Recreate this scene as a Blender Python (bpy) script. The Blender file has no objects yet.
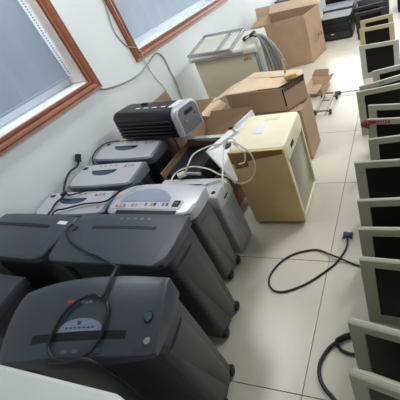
import bpy, bmesh, math, random
from mathutils import Vector, Matrix
random.seed(7)
sc = bpy.context.scene
COL = sc.collection
PI = math.pi

# ------------------------------------------------------------------ camera, world, lights, exposure
H = 1.75
cam_d = bpy.data.cameras.new('camera')
cam = bpy.data.objects.new('camera', cam_d)
COL.objects.link(cam)
YAW, PITCH, ROLL = math.radians(-25.39262), math.radians(35.9994), math.radians(-17.52087)
fw = Vector((math.sin(YAW)*math.cos(PITCH), math.cos(YAW)*math.cos(PITCH), -math.sin(PITCH)))
rt = Vector((math.cos(YAW), -math.sin(YAW), 0))
up0 = rt.cross(fw)
R_ = math.cos(ROLL)*rt + math.sin(ROLL)*up0
U_ = -math.sin(ROLL)*rt + math.cos(ROLL)*up0
cam.matrix_world = Matrix(((R_.x, U_.x, -fw.x, 0), (R_.y, U_.y, -fw.y, 0), (R_.z, U_.z, -fw.z, H), (0, 0, 0, 1)))
cam_d.sensor_width = 36
cam_d.lens = 36*341.305/400
cam_d.shift_x = -0.225
cam_d.shift_y = -0.0625
cam_d.clip_start = 0.02
sc.camera = cam

world = bpy.data.worlds.new('world')
sc.world = world
world.use_nodes = True
bgn = world.node_tree.nodes['Background']
bgn.inputs['Color'].default_value = (0.75, 0.87, 1.0, 1)
bgn.inputs['Strength'].default_value = 6.0

sc.view_settings.view_transform = 'Standard'
sc.view_settings.look = 'None'
sc.view_settings.gamma = 1
sc.view_settings.use_curve_mapping = False
sc.view_settings.exposure = 0.48

def area_light(name, loc, size, power, color, rot=(0, 0, 0)):
    l = bpy.data.lights.new(name, 'AREA')
    l.shape = 'RECTANGLE'
    l.size, l.size_y = size
    l.energy = power
    l.color = color
    o = bpy.data.objects.new(name, l)
    o.location = loc
    o.rotation_euler = rot
    COL.objects.link(o)
    return o
# fluorescent ceiling lamps (their light) and the bright windows at the far end of the room
COOL = (0.93, 0.97, 1.0)
area_light('ceiling_lamp_light', (-1.9, 1.75, 2.9), (0.3, 1.2), 19, COOL)
area_light('ceiling_lamp_light', (0.5, 3.4, 2.9), (0.3, 1.2), 42, COOL)
area_light('ceiling_lamp_light', (0.5, 5.8, 2.9), (0.3, 1.2), 36, COOL)
area_light('far_window_light', (-0.4, 7.85, 1.75), (3.0, 1.6), 55, (0.95, 0.98, 1.0), (-PI/2, 0, 0))

# ------------------------------------------------------------------ materials
def srgb(r, g, b):
    def f(c):
        c /= 255
        return c/12.92 if c <= 0.04045 else ((c+0.055)/1.055)**2.4
    return (f(r), f(g), f(b), 1)

MATS = {}
def mat(name, rgb, rough=0.5, metal=0.0, var=0.06, scale=6.0, bump=0.0, bscale=200.0, spec=0.5, trans=0.0, alpha=1.0):
    if name in MATS: return MATS[name]
    m = bpy.data.materials.new(name)
    m.use_nodes = True
    nt = m.node_tree
    b = nt.nodes['Principled BSDF']
    b.inputs['Roughness'].default_value = rough
    b.inputs['Metallic'].default_value = metal
    b.inputs['Specular IOR Level'].default_value = spec
    b.inputs['Transmission Weight'].default_value = trans
    b.inputs['Alpha'].default_value = alpha
    c = srgb(*rgb)
    tc = nt.nodes.new('ShaderNodeTexCoord')
    n = nt.nodes.new('ShaderNodeTexNoise')
    n.inputs['Scale'].default_value = scale
    n.inputs['Detail'].default_value = 4
    nt.links.new(tc.outputs['Object'], n.inputs['Vector'])
    r = nt.nodes.new('ShaderNodeValToRGB')
    r.color_ramp.elements[0].position = 0.3
    r.color_ramp.elements[1].position = 0.7
    r.color_ramp.elements[0].color = tuple(x*(1-var) for x in c[:3]) + (1,)
    r.color_ramp.elements[1].color = tuple(min(1, x*(1+var)) for x in c[:3]) + (1,)
    nt.links.new(n.outputs['Fac'], r.inputs['Fac'])
    nt.links.new(r.outputs['Color'], b.inputs['Base Color'])
    if bump > 0:
        n2 = nt.nodes.new('ShaderNodeTexNoise')
        n2.inputs['Scale'].default_value = bscale
        nt.links.new(tc.outputs['Object'], n2.inputs['Vector'])
        bp = nt.nodes.new('ShaderNodeBump')
        bp.inputs['Strength'].default_value = bump
        bp.inputs['Distance'].default_value = 0.002
        nt.links.new(n2.outputs['Fac'], bp.inputs['Height'])
        nt.links.new(bp.outputs['Normal'], b.inputs['Normal'])
    MATS[name] = m
    return m

M_wall = mat('wall_paint', (222, 228, 230), 0.7, var=0.05, scale=1.2, bump=0.1, bscale=60)
M_ceil = mat('ceiling_paint', (225, 225, 222), 0.9)
M_tile = mat('floor_tile_glaze', (208, 199, 184), 0.28, var=0.035, scale=3, bump=0.02, bscale=30)
M_grout = mat('grout', (132, 123, 112), 0.9)
M_wood = mat('red_brown_wood', (140, 80, 52), 0.4, var=0.22, scale=14)
M_sill = mat('white_sill', (245, 245, 245), 0.3, var=0.01)
M_jamb = mat('cream_jamb', (244, 232, 220), 0.4, var=0.02)
M_blind = mat('blue_grey_blind', (146, 160, 178), 0.85, var=0.05, scale=2.0)
M_blind2 = mat('pale_blue_blind', (176, 190, 206), 0.85, var=0.05, scale=2.0)
M_glass = mat('pane_glass', (230, 240, 245), 0.05, trans=1.0)
M_dark = mat('dark_plastic_blue_sheen', (66, 71, 82), 0.40, var=0.05, bump=0.08, bscale=500)  # bluish reflection on the dark shredder tops is put into this colour
M_dark_body = mat('dark_plastic_no_sheen', (68, 68, 68), 0.45, var=0.06, bump=0.08, bscale=500)  # same plastic as the tops, without their painted bluish reflection
M_black = mat('black_plastic', (17, 18, 22), 0.4, var=0.05)
M_slot = mat('slot_black', (10, 10, 12), 0.6, var=0.02)
M_navy = mat('navy_plastic', (40, 45, 58), 0.45)
M_silver = mat('silver_plastic', (192, 193, 200), 0.34, metal=0.2, var=0.03)
M_endface = mat('end_face_grey', (122, 124, 130), 0.38, metal=0.2)
M_bluegrey = mat('blue_grey_plastic', (112, 120, 136), 0.4, metal=0.1, var=0.04)
M_midgrey = mat('mid_grey_plastic', (128, 128, 128), 0.42, var=0.04)
M_faint = mat('faint_print', (96, 102, 112), 0.5)
M_lens = mat('blue_lens', (44, 60, 92), 0.15, var=0.15, scale=20)
M_palelens = mat('pale_blue_lens', (128, 142, 164), 0.25, var=0.05)
M_teal = mat('teal_button', (60, 92, 104), 0.2, var=0.25, scale=30)
M_chrome = mat('chrome', (190, 195, 200), 0.25, metal=0.8)
M_red = mat('red_print', (200, 48, 44), 0.5)
M_tagred = mat('dark_red_tape', (140, 40, 48), 0.5)
M_white = mat('white_plastic', (228, 230, 232), 0.4, var=0.02)
M_print_d = mat('dark_print', (40, 42, 50), 0.6)
M_print_w = mat('white_print', (205, 210, 220), 0.6)
M_strip = mat('pale_strip', (196, 192, 200), 0.4)
M_cream = mat('cream_cabinet', (208, 202, 178), 0.45, var=0.03)
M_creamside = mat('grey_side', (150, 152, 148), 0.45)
M_yellow = mat('yellowed_plastic', (234, 226, 196), 0.42, var=0.06, scale=5)
M_tan = mat('tan_panel', (212, 182, 128), 0.5, var=0.10, scale=4)
M_tape = mat('brown_tape', (140, 104, 62), 0.22, var=0.12, scale=8)
M_binwin = mat('smoky_bin_window', (150, 146, 124), 0.25, var=0.1, scale=5)
M_w_body = mat('pale_blue_grey_body', (152, 158, 160), 0.45, var=0.04)
M_w_lid = mat('pale_grey_lid', (190, 192, 192), 0.42, var=0.03)
M_card = mat('cardboard', (174, 144, 118), 0.85, var=0.08, scale=5, bump=0.15, bscale=80)
M_card_in = mat('cardboard_inside', (146, 115, 92), 0.88, var=0.08, scale=5)
M_card_lt = mat('pale_cardboard', (218, 192, 164), 0.85, var=0.06, scale=5)
M_film = mat('white_tape', (222, 220, 216), 0.35, var=0.08, scale=20)
M_bezel = mat('olive_beige_bezel', (164, 163, 144), 0.48, var=0.04)
M_bezel2 = mat('tan_bezel', (172, 158, 128), 0.48, var=0.04)
M_bezel3 = mat('silver_grey_bezel', (170, 168, 162), 0.45, var=0.04)
M_bezelb = mat('black_bezel', (40, 41, 46), 0.4)
M_screen = mat('black_screen', (9, 9, 12), 0.35, var=0.04, spec=0.2)
M_cable = mat('black_cable', (22, 22, 26), 0.45)
M_wallcable = mat('wall_cable_grey', (158, 158, 152), 0.5)
M_cablew = mat('off_white_cable', (212, 210, 196), 0.45)
M_cableg = mat('grey_cable', (150, 152, 154), 0.5, var=0.1)
M_vga = mat('blue_connector', (36, 48, 92), 0.4)
M_metal = mat('dull_steel', (150, 150, 146), 0.35, metal=0.7)
M_pale = mat('pale_green_white', (204, 212, 204), 0.4, var=0.02)
M_gold = mat('gold_print', (170, 140, 60), 0.4)
M_woodblk = mat('raw_wood', (214, 182, 130), 0.7, var=0.1)
M_lamp = mat('lamp_casing', (235, 235, 235), 0.5)

# ------------------------------------------------------------------ mesh helpers
def T(loc=(0, 0, 0), rx=0, ry=0, rz=0):
    return Matrix.Translation(Vector(loc)) @ Matrix.Rotation(rz, 4, 'Z') @ Matrix.Rotation(ry, 4, 'Y') @ Matrix.Rotation(rx, 4, 'X')

def empty(name, loc=(0, 0, 0), rz=0, label=None, cat=None, group=None, rx=0, ry=0):
    o = bpy.data.objects.new(name, None)
    o.empty_display_size = 0.1
    COL.objects.link(o)
    o.location = loc
    o.rotation_euler = (rx, ry, rz)
    tag(o, label, cat, group)
    return o

def tag(o, label=None, cat=None, group=None, kind=None):
    if label: o['label'] = label
    if cat: o['category'] = cat
    if group: o['group'] = group
    if kind: o['kind'] = kind
    return o

def build(name, bm, m, parent=None, smooth=35, label=None, kind=None):
    bmesh.ops.recalc_face_normals(bm, faces=bm.faces[:])
    me = bpy.data.meshes.new(name)
    bm.to_mesh(me)
    bm.free()
    if smooth:
        for p in me.polygons: p.use_smooth = True
        me.set_sharp_from_angle(angle=math.radians(smooth))
    me.materials.append(m)
    o = bpy.data.objects.new(name, me)
    COL.objects.link(o)
    if parent: o.parent = parent
    if label: o['label'] = label
    if kind: o['kind'] = kind
    return o

def BM(): return bmesh.new()

def box(bm, c, s, bev=0.0, M=None, seg=2):
    t = bmesh.new()
    bmesh.ops.create_cube(t, size=1)
    for v in t.verts: v.co = Vector((v.co.x*s[0], v.co.y*s[1], v.co.z*s[2]))
    if bev > 0:
        bmesh.ops.bevel(t, geom=t.edges[:], offset=min(bev, min(s)*0.45), segments=seg, affect='EDGES', profile=0.5)
    for v in t.verts:
        v.co = v.co + Vector(c)
        if M: v.co = M @ v.co
    me = bpy.data.meshes.new('t'); t.to_mesh(me); t.free()
    bm.from_mesh(me); bpy.data.meshes.remove(me)
    return bm

def loft(bm, rings, cap=True, closed=True):
    vs = [[bm.verts.new(p) for p in r] for r in rings]
    n = len(vs[0])
    for a, b in zip(vs, vs[1:]):
        for i in range(n if closed else n-1):
            bm.faces.new((a[i], a[(i+1) % n], b[(i+1) % n], b[i]))
    if cap:
        bm.faces.new(vs[0]); bm.faces.new(list(reversed(vs[-1])))
    return bm

def grid(bm, rows):
    vs = [[bm.verts.new(p) for p in r] for r in rows]
    for a, b in zip(vs, vs[1:]):
        for i in range(len(a)-1):
            bm.faces.new((a[i], a[i+1], b[i+1], b[i]))
    return vs

def catmull(pts, n=6):
    pts = [Vector(p) for p in pts]
    P = [pts[0]*2-pts[1]] + pts + [pts[-1]*2-pts[-2]]
    out = []
    for i in range(1, len(P)-2):
        for k in range(n):
            t = k/n
            a, b, c, d = P[i-1], P[i], P[i+1], P[i+2]
            out.append(0.5*((2*b)+(c-a)*t+(2*a-5*b+4*c-d)*t*t+(3*b-a-3*c+d)*t**3))
    out.append(pts[-1])
    return out

def tube(bm, pts, r, n=8, spline=6):
    ps = catmull(pts, spline) if spline else [Vector(p) for p in pts]
    rings = []
    d0 = (ps[1]-ps[0]).normalized()
    u = d0.orthogonal().normalized()
    for i, p in enumerate(ps):
        d = (ps[min(i+1, len(ps)-1)]-ps[max(i-1, 0)]).normalized()
        u = (u - d*u.dot(d))
        u = u.normalized() if u.length > 1e-6 else d.orthogonal().normalized()
        w = d.cross(u)
        rings.append([p + (u*math.cos(2*PI*k/n)+w*math.sin(2*PI*k/n))*r for k in range(n)])
    return loft(bm, rings)

def cyl(bm, c, axis, r, h, n=16, r2=None):
    ax = Vector(axis).normalized(); u = ax.orthogonal().normalized(); w = ax.cross(u)
    c = Vector(c); r2 = r if r2 is None else r2
    return loft(bm, [[c - ax*h/2 + (u*math.cos(2*PI*k/n)+w*math.sin(2*PI*k/n))*r for k in range(n)],
                     [c + ax*h/2 + (u*math.cos(2*PI*k/n)+w*math.sin(2*PI*k/n))*r2 for k in range(n)]])

def panel(bm, pts, th):
    """a sheet with thickness th behind its polygon"""
    pts = [Vector(p) for p in pts]
    nrm = Vector((0, 0, 0))
    for i in range(len(pts)):
        nrm += pts[i].cross(pts[(i+1) % len(pts)])
    nrm.normalize()
    return loft(bm, [pts, [p - nrm*th for p in pts]])

def rr(cx, cy, w, d, r, z, n=5):
    """rounded rectangle ring"""
    r = min(r, w/2-1e-4, d/2-1e-4)
    out = []
    for sx, sy, a0 in ((1, 1, 0), (-1, 1, PI/2), (-1, -1, PI), (1, -1, 1.5*PI)):
        for k in range(n):
            a = a0 + PI/2*k/(n-1)
            out.append((cx+sx*(w/2-r)+r*math.cos(a), cy+sy*(d/2-r)+r*math.sin(a), z))
    return out

def surf_patch(S, u0, u1, v0, v1, off, th=0.003, nu=10, nv=4, shape=None):
    """closed thin patch lying on surface S(u,v); shape(s,t)->keep coordinates for ovals"""
    bm = BM()
    rows_t, rows_b = [], []
    for j in range(nv+1):
        t = j/nv
        rt_, rb_ = [], []
        for i in range(nu+1):
            s = i/nu
            a, b = (s, t) if shape is None else shape(s, t)
            p = S(u0+(u1-u0)*a, v0+(v1-v0)*b)
            rt_.append(p + Vector((0, 0, off))); rb_.append(p + Vector((0, 0, off-th)))
        rows_t.append(rt_); rows_b.append(rb_)
    A = grid(bm, rows_t); B = grid(bm, rows_b)
    ring = lambda V: V[0][:-1] + [r[-1] for r in V[:-1]] + list(reversed(V[-1]))[:-1] + [r[0] for r in reversed(V[1:])]
    a, b = ring(A), ring(B)
    n = len(a)
    for i in range(n):
        bm.faces.new((a[i], a[(i+1) % n], b[(i+1) % n], b[i]))
    bmesh.ops.remove_doubles(bm, verts=bm.verts[:], dist=1e-6)
    return bm

def oval(s, t):
    x, y = 2*s-1, 2*t-1
    return (0.5+0.5*x*math.sqrt(max(0, 1-y*y/2)), 0.5+0.5*y*math.sqrt(max(0, 1-x*x/2)))

def half_oval(s, t):           # flat bottom, arched top
    return (s, t*math.sqrt(max(0.0, 1-(2*s-1)**2))*1.0 + 0.0)

def half_oval_down(s, t):      # flat top, belly hanging to the front
    return (s, 1-(1-t)*math.sqrt(max(0.0, 1-(2*s-1)**2)))

def text_on(S, txt, u, v, size, m, parent, off=0.002, name='lettering', du=None):
    """flat lettering laid on surface S with its baseline left at (u, v)"""
    cu = bpy.data.curves.new('lettering', 'FONT')
    cu.body = txt; cu.size = size; cu.resolution_u = 2
    t = bpy.data.objects.new('lettering', cu)
    COL.objects.link(t)
    dg = bpy.context.evaluated_depsgraph_get(); dg.update()
    me = bpy.data.meshes.new_from_object(t.evaluated_get(dg))
    bpy.data.objects.remove(t); bpy.data.curves.remove(cu)
    p0 = S(u, v); e = 0.02
    ax = (S(u+e, v)-S(u-e, v)).normalized(); ay = (S(u, v+e)-S(u, v-e)).normalized()
    nz = ax.cross(ay).normalized(); ay = nz.cross(ax)
    Mx = Matrix(((ax.x, ay.x, nz.x, p0.x), (ax.y, ay.y, nz.y, p0.y), (ax.z, ay.z, nz.z, p0.z), (0, 0, 0, 1)))
    me.transform(Mx @ Matrix.Translation((0, 0, off)))
    me.name = name
    me.materials.clear(); me.materials.append(m)
    o = bpy.data.objects.new(name, me)
    COL.objects.link(o); o.parent = parent
    return o

# ------------------------------------------------------------------ the room
WX, BY, RX, FY, CZ = -2.4, 8.0, 2.6, -1.6, 2.95
def struct(name, bm, m, parent=None, smooth=0):
    o = build(name, bm, m, parent, smooth)
    if parent is None: o['kind'] = 'structure'
    return o

TS = 0.765
floor = struct('floor', box(BM(), ((WX+RX)/2, (FY+BY)/2, -0.06), (RX-WX+0.5, BY-FY+0.4, 0.1)), M_grout)
def tile_mesh():
    t = box(BM(), (0, 0, -0.0055), (TS-0.0035, TS-0.0035, 0.011), 0.001, seg=1)
    bmesh.ops.recalc_face_normals(t, faces=t.faces[:])
    me = bpy.data.meshes.new('floor_tile'); t.to_mesh(me); t.free(); me.materials.append(M_tile)
    return me
tm = tile_mesh()
for i in range(-2, 5):
    for j in range(-3, 10):
        cx, cy = -0.535 + TS*(i-0.5), 0.527 + TS*(j+0.5)
        if cx < WX-0.2 or cx > RX or cy < FY or cy > BY: continue
        o = bpy.data.objects.new('floor_tile', tm)
        COL.objects.link(o); o.location = (cx, cy, 0); o.parent = floor

# left wall: pieces around two window openings
W1 = (0.15, 2.035, 1.12, 2.25)     # y0, y1, z0, z1 of the opening (inside the casing)
W2 = (2.70, 4.75, 1.12, 2.25)
TH = 0.26
wl = BM()
def wallpiece(y0, y1, z0, z1): box(wl, (WX-TH/2, (y0+y1)/2, (z0+z1)/2), (TH, y1-y0, z1-z0))
wallpiece(FY-0.2, BY+0.2, 0, W1[2]); wallpiece(FY-0.2, BY+0.2, W1[3], CZ)
wallpiece(FY-0.2, W1[0], W1[2], W1[3]); wallpiece(W1[1], W2[0], W1[2], W1[3]); wallpiece(W2[1], BY+0.2, W1[2], W1[3])
struct('wall_left', wl, M_wall)
struct('wall_back', box(BM(), ((WX+RX)/2, BY+0.1, CZ/2), (RX-WX, 0.2, CZ)), M_wall)
struct('wall_right', box(BM(), (RX+0.1, (FY+BY)/2, CZ/2), (0.2, BY-FY+0.4, CZ)), M_wall)
struct('wall_front', box(BM(), ((WX+RX)/2, FY-0.1, CZ/2), (RX-WX, 0.2, CZ)), M_wall)
struct('ceiling', box(BM(), ((WX+RX)/2, (FY+BY)/2, CZ+0.05), (RX-WX+0.6, BY-FY+0.4, 0.1)), M_ceil)

def window(n, W, label, M_blind=M_blind):
    y0, y1, z0, z1 = W
    root = empty('window_%d' % n, (WX, (y0+y1)/2, z0))
    root['kind'] = 'structure'; root['label'] = label
    yc, hw, hh = (y0+y1)/2, (y1-y0)/2, z1-z0
    zgap = 0.088
    # moulded wooden casing: four profiled rails
    def rail(a, b, inward):
        bm = BM()
        d = Vector(b)-Vector(a); d.normalize()
        prof = [(-0.002, -0.004), (0.022, -0.004), (0.022, 0.012), (0.014, 0.018), (0.026, 0.03), (0.03, 0.05), (0.022, 0.058), (0.028, 0.075), (-0.002, 0.075)]
        out = -Vector(inward)
        r = []
        for P, ext in ((Vector(a), -1), (Vector(b), 1)):
            r.append([P + Vector((1, 0, 0))*px + out*py + d*ext*py for px, py in prof])
        return loft(bm, r)
    fr = [((0, -hw, 0), (0, hw, 0), (0, 0, 1)), ((0, -hw, hh), (0, hw, hh), (0, 0, -1)),
          ((0, -hw, 0), (0, -hw, hh), (0, 1, 0)), ((0, hw, 0), (0, hw, hh), (0, -1, 0))]
    for a, b, i in fr: build('casing', rail(a, b, i), M_wood, root)
    # white reveal: sill, head, jambs
    build('sill', box(BM(), (-0.12, 0, 0.006), (0.236, 2*hw-0.002, 0.012), 0.003), M_sill, root)
    build('reveal_head', box(BM(), (-0.12, 0, hh-0.006), (0.236, 2*hw-0.002, 0.012), 0.003), M_sill, root)
    for s in (-1, 1):
        build('jamb', box(BM(), (-0.12, s*(hw-0.006), hh/2), (0.236, 0.012, hh-0.03), 0.003), M_jamb, root)
    # sash frame and glass behind the blind
    sash = BM()
    for s in (-1, 0, 1): box(sash, (-0.19, s*(hw-0.045), hh/2), (0.032, 0.066, hh-0.03), 0.004)
    for z in (0.072, hh-0.035): box(sash, (-0.19, 0, z), (0.04, 2*hw-0.026, 0.12), 0.004)
    sh = build('sash', sash, M_sill, root)
    for s in (-1, 1): build('pane', box(BM(), (-0.19, s*hw/2, hh/2+0.03), (0.006, hw-0.09, hh-0.16)), M_glass, sh)
    # roller blind with faint folds
    rows = []
    for j in range(2):
        z = zgap if j == 0 else hh-0.04
        rows.append([Vector((-0.105+0.003*math.sin(y*31)+0.002*math.sin(y*67), y, z)) for y in [(-hw+0.045)+(2*hw-0.09)*k/60 for k in range(61)]])
    bl = BM(); A = grid(bl, rows)
    rows2 = [[p+Vector((-0.002, 0, 0)) for p in r] for r in rows]; grid(bl, rows2)
    build('roller_blind', bl, M_blind, root)
    build('blind_bar', box(BM(), (-0.105, 0, zgap-0.006), (0.014, 2*hw-0.085, 0.02), 0.005), M_blind, root)
    tr = BM(); cyl(tr, (-0.105, 0, hh-0.03), (0, 1, 0), 0.018, 2*hw-0.03); build('blind_roller', tr, M_sill, root)
    return root
w1 = window(1, W1, 'nearer window at upper left with a lowered blue-grey blind and red-brown wooden casing')
w2 = window(2, W2, 'farther window at top centre with a lowered pale blind and red-brown wooden casing', M_blind2)
# bead chain of the blind along the right jamb of the near window
ch = BM()
for k in range(60): cyl(ch, (-0.09, 0.912, 0.10+k*0.018), (0, 0, 1), 0.004, 0.009, 6)
build('bead_chain', ch, M_midgrey, w1, kind='stuff')

# ceiling fluorescent fittings
for x, y, lab in ((-1.9, 1.75, 'fluorescent ceiling fitting nearest the camera'), (0.5, 3.4, 'fluorescent ceiling fitting in the middle of the room'), (0.5, 5.8, 'fluorescent ceiling fitting at the far end of the room')):
    r = empty('ceiling_lamp', (x, y, CZ), 0, lab, 'lamp', 'fluorescent ceiling lamps')
    build('housing', box(BM(), (0, 0, -0.012), (0.36, 1.3, 0.022), 0.006), M_lamp, r)

# ------------------------------------------------------------------ shredders
def caster(parent, x, y, r=0.022):
    bm = BM(); cyl(bm, (x, y, r), (1, 0, 0), r, 0.03, 14)
    o = build('caster', bm, M_black, parent)
    hb = BM(); box(hb, (x, y+0.004, r*1.7), (0.04, 0.045, r*1.3), 0.008)
    build('caster_fork', hb, M_black, o)

def shredder(label, loc, rz, w, d, h, crown=0.03, drop=0.08, dpow=1.6, bow=0.0, bulge=0.07, skirt=0.035,
             m_top=None, m_body=None, inset=0.004, front_in=0.05, taper=0.995, casters=True, name='paper_shredder', corner=0.03, side_wave=True, group='office paper shredders by the wall'):
    root = empty(name, (loc[0], loc[1], 0), rz, label, 'shredder', group)
    def S(u, v):
        hw = w/2*(1+bulge*math.sin(PI*min(1, max(0, v))))
        y = -d/2 + v*d - bow*(1-u*u)*(1-v)
        k = max(0, (abs(u)-0.85)/0.15)
        y += corner*k*k*(1-v)**3 if corner else 0
        z = h + crown*(1-u*u) - drop*max(0, 1-v)**dpow - 0.004*max(0, (v-0.9)/0.1)**2
        return Vector((hw*u, y, z))
    NU, NV = 28, 14
    zs = h - drop - skirt
    bm = BM()
    V = grid(bm, [[S(-1+2*i/NU, j/NV) for i in range(NU+1)] for j in range(NV+1)])
    ring = V[0][:-1] + [r[-1] for r in V[:-1]] + list(reversed(V[-1]))[:-1] + [r[0] for r in reversed(V[1:])]
    n = len(ring)
    c = Vector((0, 0, 0))
    prev = ring
    for dz, ins in ((0.006, -0.004), (None, 0.0), (None, 0.012)):
        cur = []
        for v in ring:
            q = v.co.copy()
            out = Vector((q.x/w*2, q.y/d*2, 0)); 
            q.z = (q.z - dz) if dz else zs - (0.008 if ins > 0 else 0)
            q -= Vector((out.x, out.y, 0))*ins
            cur.append(bm.verts.new(q))
        for i in range(n):
            bm.faces.new((prev[i], prev[(i+1) % n], cur[(i+1) % n], cur[i]))
        prev = cur
    bm.faces.new(prev)
    build('top_cover', bm, m_top, root, 40)
    # body
    bw, bd = w*(1-0.02)-2*inset+w*bulge*0.5, d-front_in
    zb = 0.03 if casters else 0.0
    rings = []
    for k in range(9):
        t = k/8
        z = zb + (zs-0.004-zb)*t
        s = taper + (1-taper)*t + (0.010*math.sin(PI*t) if side_wave else 0)
        rings.append(rr(0, front_in/2, bw*s, bd*(0.97+0.03*t), 0.03, z))
    build('body', loft(BM(), rings), m_body, root, 40)
    # raised moulding on the two flanks
    if side_wave:
        for sx in (-1, 1):
            rows = []
            for k in range(9):
                t = k/8; z = zb+0.03+(zs-zb-0.10)*t
                s = taper + (1-taper)*t + 0.012*math.sin(PI*t)
                x = sx*(bw*s/2)
                hwid = bd*(0.16+0.20*t)
                rows.append([Vector((x+sx*(0.010*math.sqrt(max(0, 1-(i/3-1)**2))-0.002), front_in/2-0.02+0.05*(1-t)+hwid*(i/3-1), z)) for i in range(7)])
            sb = BM(); grid(sb, rows)
            build('side_moulding', sb, m_body, root, 60)
    if casters:
        for sx in (-1, 1):
            for sy in (-1, 1):
                caster(root, sx*(bw/2*taper-0.008), front_in/2+sy*(bd/2-0.03))
    # paper bin seam at the front
    sm = BM(); box(sm, (0, -d/2+front_in-0.0005+bd*0.015, zb+(zs-zb)*0.5), (bw*0.8, 0.006, (zs-zb)*0.72), 0.002)
    build('bin_door', sm, m_body, root)
    return root, S

def slot(S, root, u0, u1, v0, v1): 
    return build('paper_slot', surf_patch(S, u0, u1, v0, v1, 0.0012), M_slot, root)
def logo(S, root, u, v, size, m=M_print_d, off=0.004, mark=True):
    if mark:
        du = size*0.9
        q = surf_patch(S, u-0.09, u-0.02, v, v+0.09, off, 0.001, 8, 4, oval)
        build('red_mark', q, M_red, root)
    text_on(S, '三木', u, v, size, m, root, off+0.0005)

G = 'office paper shredders by the wall'
# nearest dark shredder, turned a little to the aisle
A, SA = shredder('nearest dark grey shredder with arched top, pale blue lens and coiled cord on it',
                 (-1.2098, 0.4034), 0.2023, 0.6586, 0.2535, 0.787, crown=0.0537, drop=0.0744, bow=0.0165, bulge=0.03, m_top=M_dark, m_body=M_dark_body, corner=0.01, front_in=0.04)
slot(SA, A, -0.44, 0.70, 0.165, 0.262)
build('front_panel', surf_patch(SA, -0.86, 0.80, -0.01, 0.160, 0.001, nu=24), M_dark, A)
build('display_lens', surf_patch(SA, -0.10, 0.44, 0.265, 0.42, 0.002, 0.003, 24, 5, half_oval), M_palelens, A)
build('emblem', surf_patch(SA, 0.135, 0.175, 0.345, 0.385, 0.0035, nu=2, nv=2), M_dark, A)
for k in range(7): build('tick_mark', surf_patch(SA, 0.0+k*0.052, 0.028+k*0.052, 0.30, 0.315, 0.0035, nu=1, nv=1), M_dark, A)
build('power_button', surf_patch(SA, 0.855, 0.925, 0.36, 0.48, 0.006, 0.006, 10, 10, oval), M_teal, A)
build('button_ring', surf_patch(SA, 0.845, 0.935, 0.335, 0.50, 0.002, 0.003, 12, 12, oval), M_black, A)
build('round_lock', surf_patch(SA, 0.90, 0.96, 0.09, 0.17, 0.006, 0.006, 8, 8, oval), M_chrome, A)
build('red_mark', surf_patch(SA, -0.09, 0.0, 0.625, 0.66, 0.002, 0.001, 8, 2), M_red, A)
text_on(SA, '碎纸机', 0.09, 0.605, 0.016, M_print_w, A)
for k, u in enumerate((0.02, 0.15, 0.40)):
    build('icon_print', surf_patch(SA, u, u+0.07, 0.02, 0.07, 0.0022, 0.001, 6, 3, oval), M_faint, A)

# two dark ones in the second row
B, SB = shredder('dark grey shredder in second row nearest the aisle, cord lying over its left corner',
                 (-1.3611, 0.797), 0.0147, 0.6777, 0.2753, 0.773, crown=0.0125, drop=0.0234, bow=0.008, bulge=0.05, m_top=M_dark, m_body=M_dark_body, corner=0.02)
slot(SB, B, -0.50, 0.62, 0.65, 0.71)
build('front_panel', surf_patch(SB, -0.85, 0.85, 0.04, 0.60, 0.0008, nu=24), M_dark, B)
build('power_button', surf_patch(SB, -0.87, -0.79, 0.60, 0.72, 0.006, 0.006, 8, 8, oval), M_navy, B)
for k in range(5): build('icon_print', surf_patch(SB, -0.09+k*0.12, -0.03+k*0.12, 0.85, 0.89, 0.0015, 0.001, 2, 2), M_bluegrey, B)
D, SD = shredder('dark grey shredder in second row by the wall with a white sticker on its top',
                 (-2.0586, 0.7987), -0.0327, 0.618, 0.2738, 0.7635, crown=0.0127, drop=0.012, bow=0.0135, bulge=0.03, m_top=M_dark, m_body=M_dark_body)
slot(SD, D, -0.85, 0.60, 0.66, 0.74)
build('front_panel', surf_patch(SD, -0.85, 0.85, 0.04, 0.56, 0.0008, nu=24), M_dark, D)
build('sticker', surf_patch(SD, 0.72, 0.92, 0.78, 0.86, 0.0015, 0.001), M_white, D, label='white paper sticker')
E_, SE = shredder('dark grey shredder at the left edge, half hidden behind the nearest one',
                  (-2.125, 0.445), 0, 0.54, 0.29, 0.68, crown=0.01, drop=0.02, bow=0.012, m_top=M_dark, m_body=M_dark_body, bulge=0.02)
slot(SE, E_, -0.7, 0.5, 0.6, 0.67)
build('front_panel', surf_patch(SE, -0.85, 0.85, 0.04, 0.52, 0.0008, nu=24), M_dark, E_)

# three small silver-topped ones along the wall
def silver(label, loc, w, d, h, rz, drop):
    r, S = shredder(label, loc, rz, w, d, h, crown=0.006, drop=drop, dpow=1.4, bow=0.02, bulge=0.015, skirt=0.055, m_top=M_bluegrey, m_body=M_navy,
                    inset=0.012, front_in=0.03, side_wave=False, corner=0.02)
    build('top_plate', surf_patch(S, -0.96, 0.95, 0.04, 0.97, 0.003, 0.003, 28, 12), M_silver, r, label='silver top plate')
    build('paper_slot', surf_patch(S, -0.46, 0.33, 0.62, 0.67, 0.0045), M_slot, r)
    build('display_lens', surf_patch(S, -0.46, 0.34, 0.44, 0.64, 0.004, 0.003, 20, 4, half_oval_down), M_lens, r)
    logo(S, r, 0.58, 0.74, 0.030, M_print_d, 0.005)
    for k in range(4): build('icon_print', surf_patch(S, -0.35+k*0.17, -0.29+k*0.17, 0.84, 0.88, 0.0045, 0.001, 2, 2), M_bluegrey, r)
    build('power_switch', surf_patch(S, -0.88, -0.74, 0.76, 0.86, 0.007, 0.006, 4, 4), M_print_d, r)
    return r, S
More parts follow.
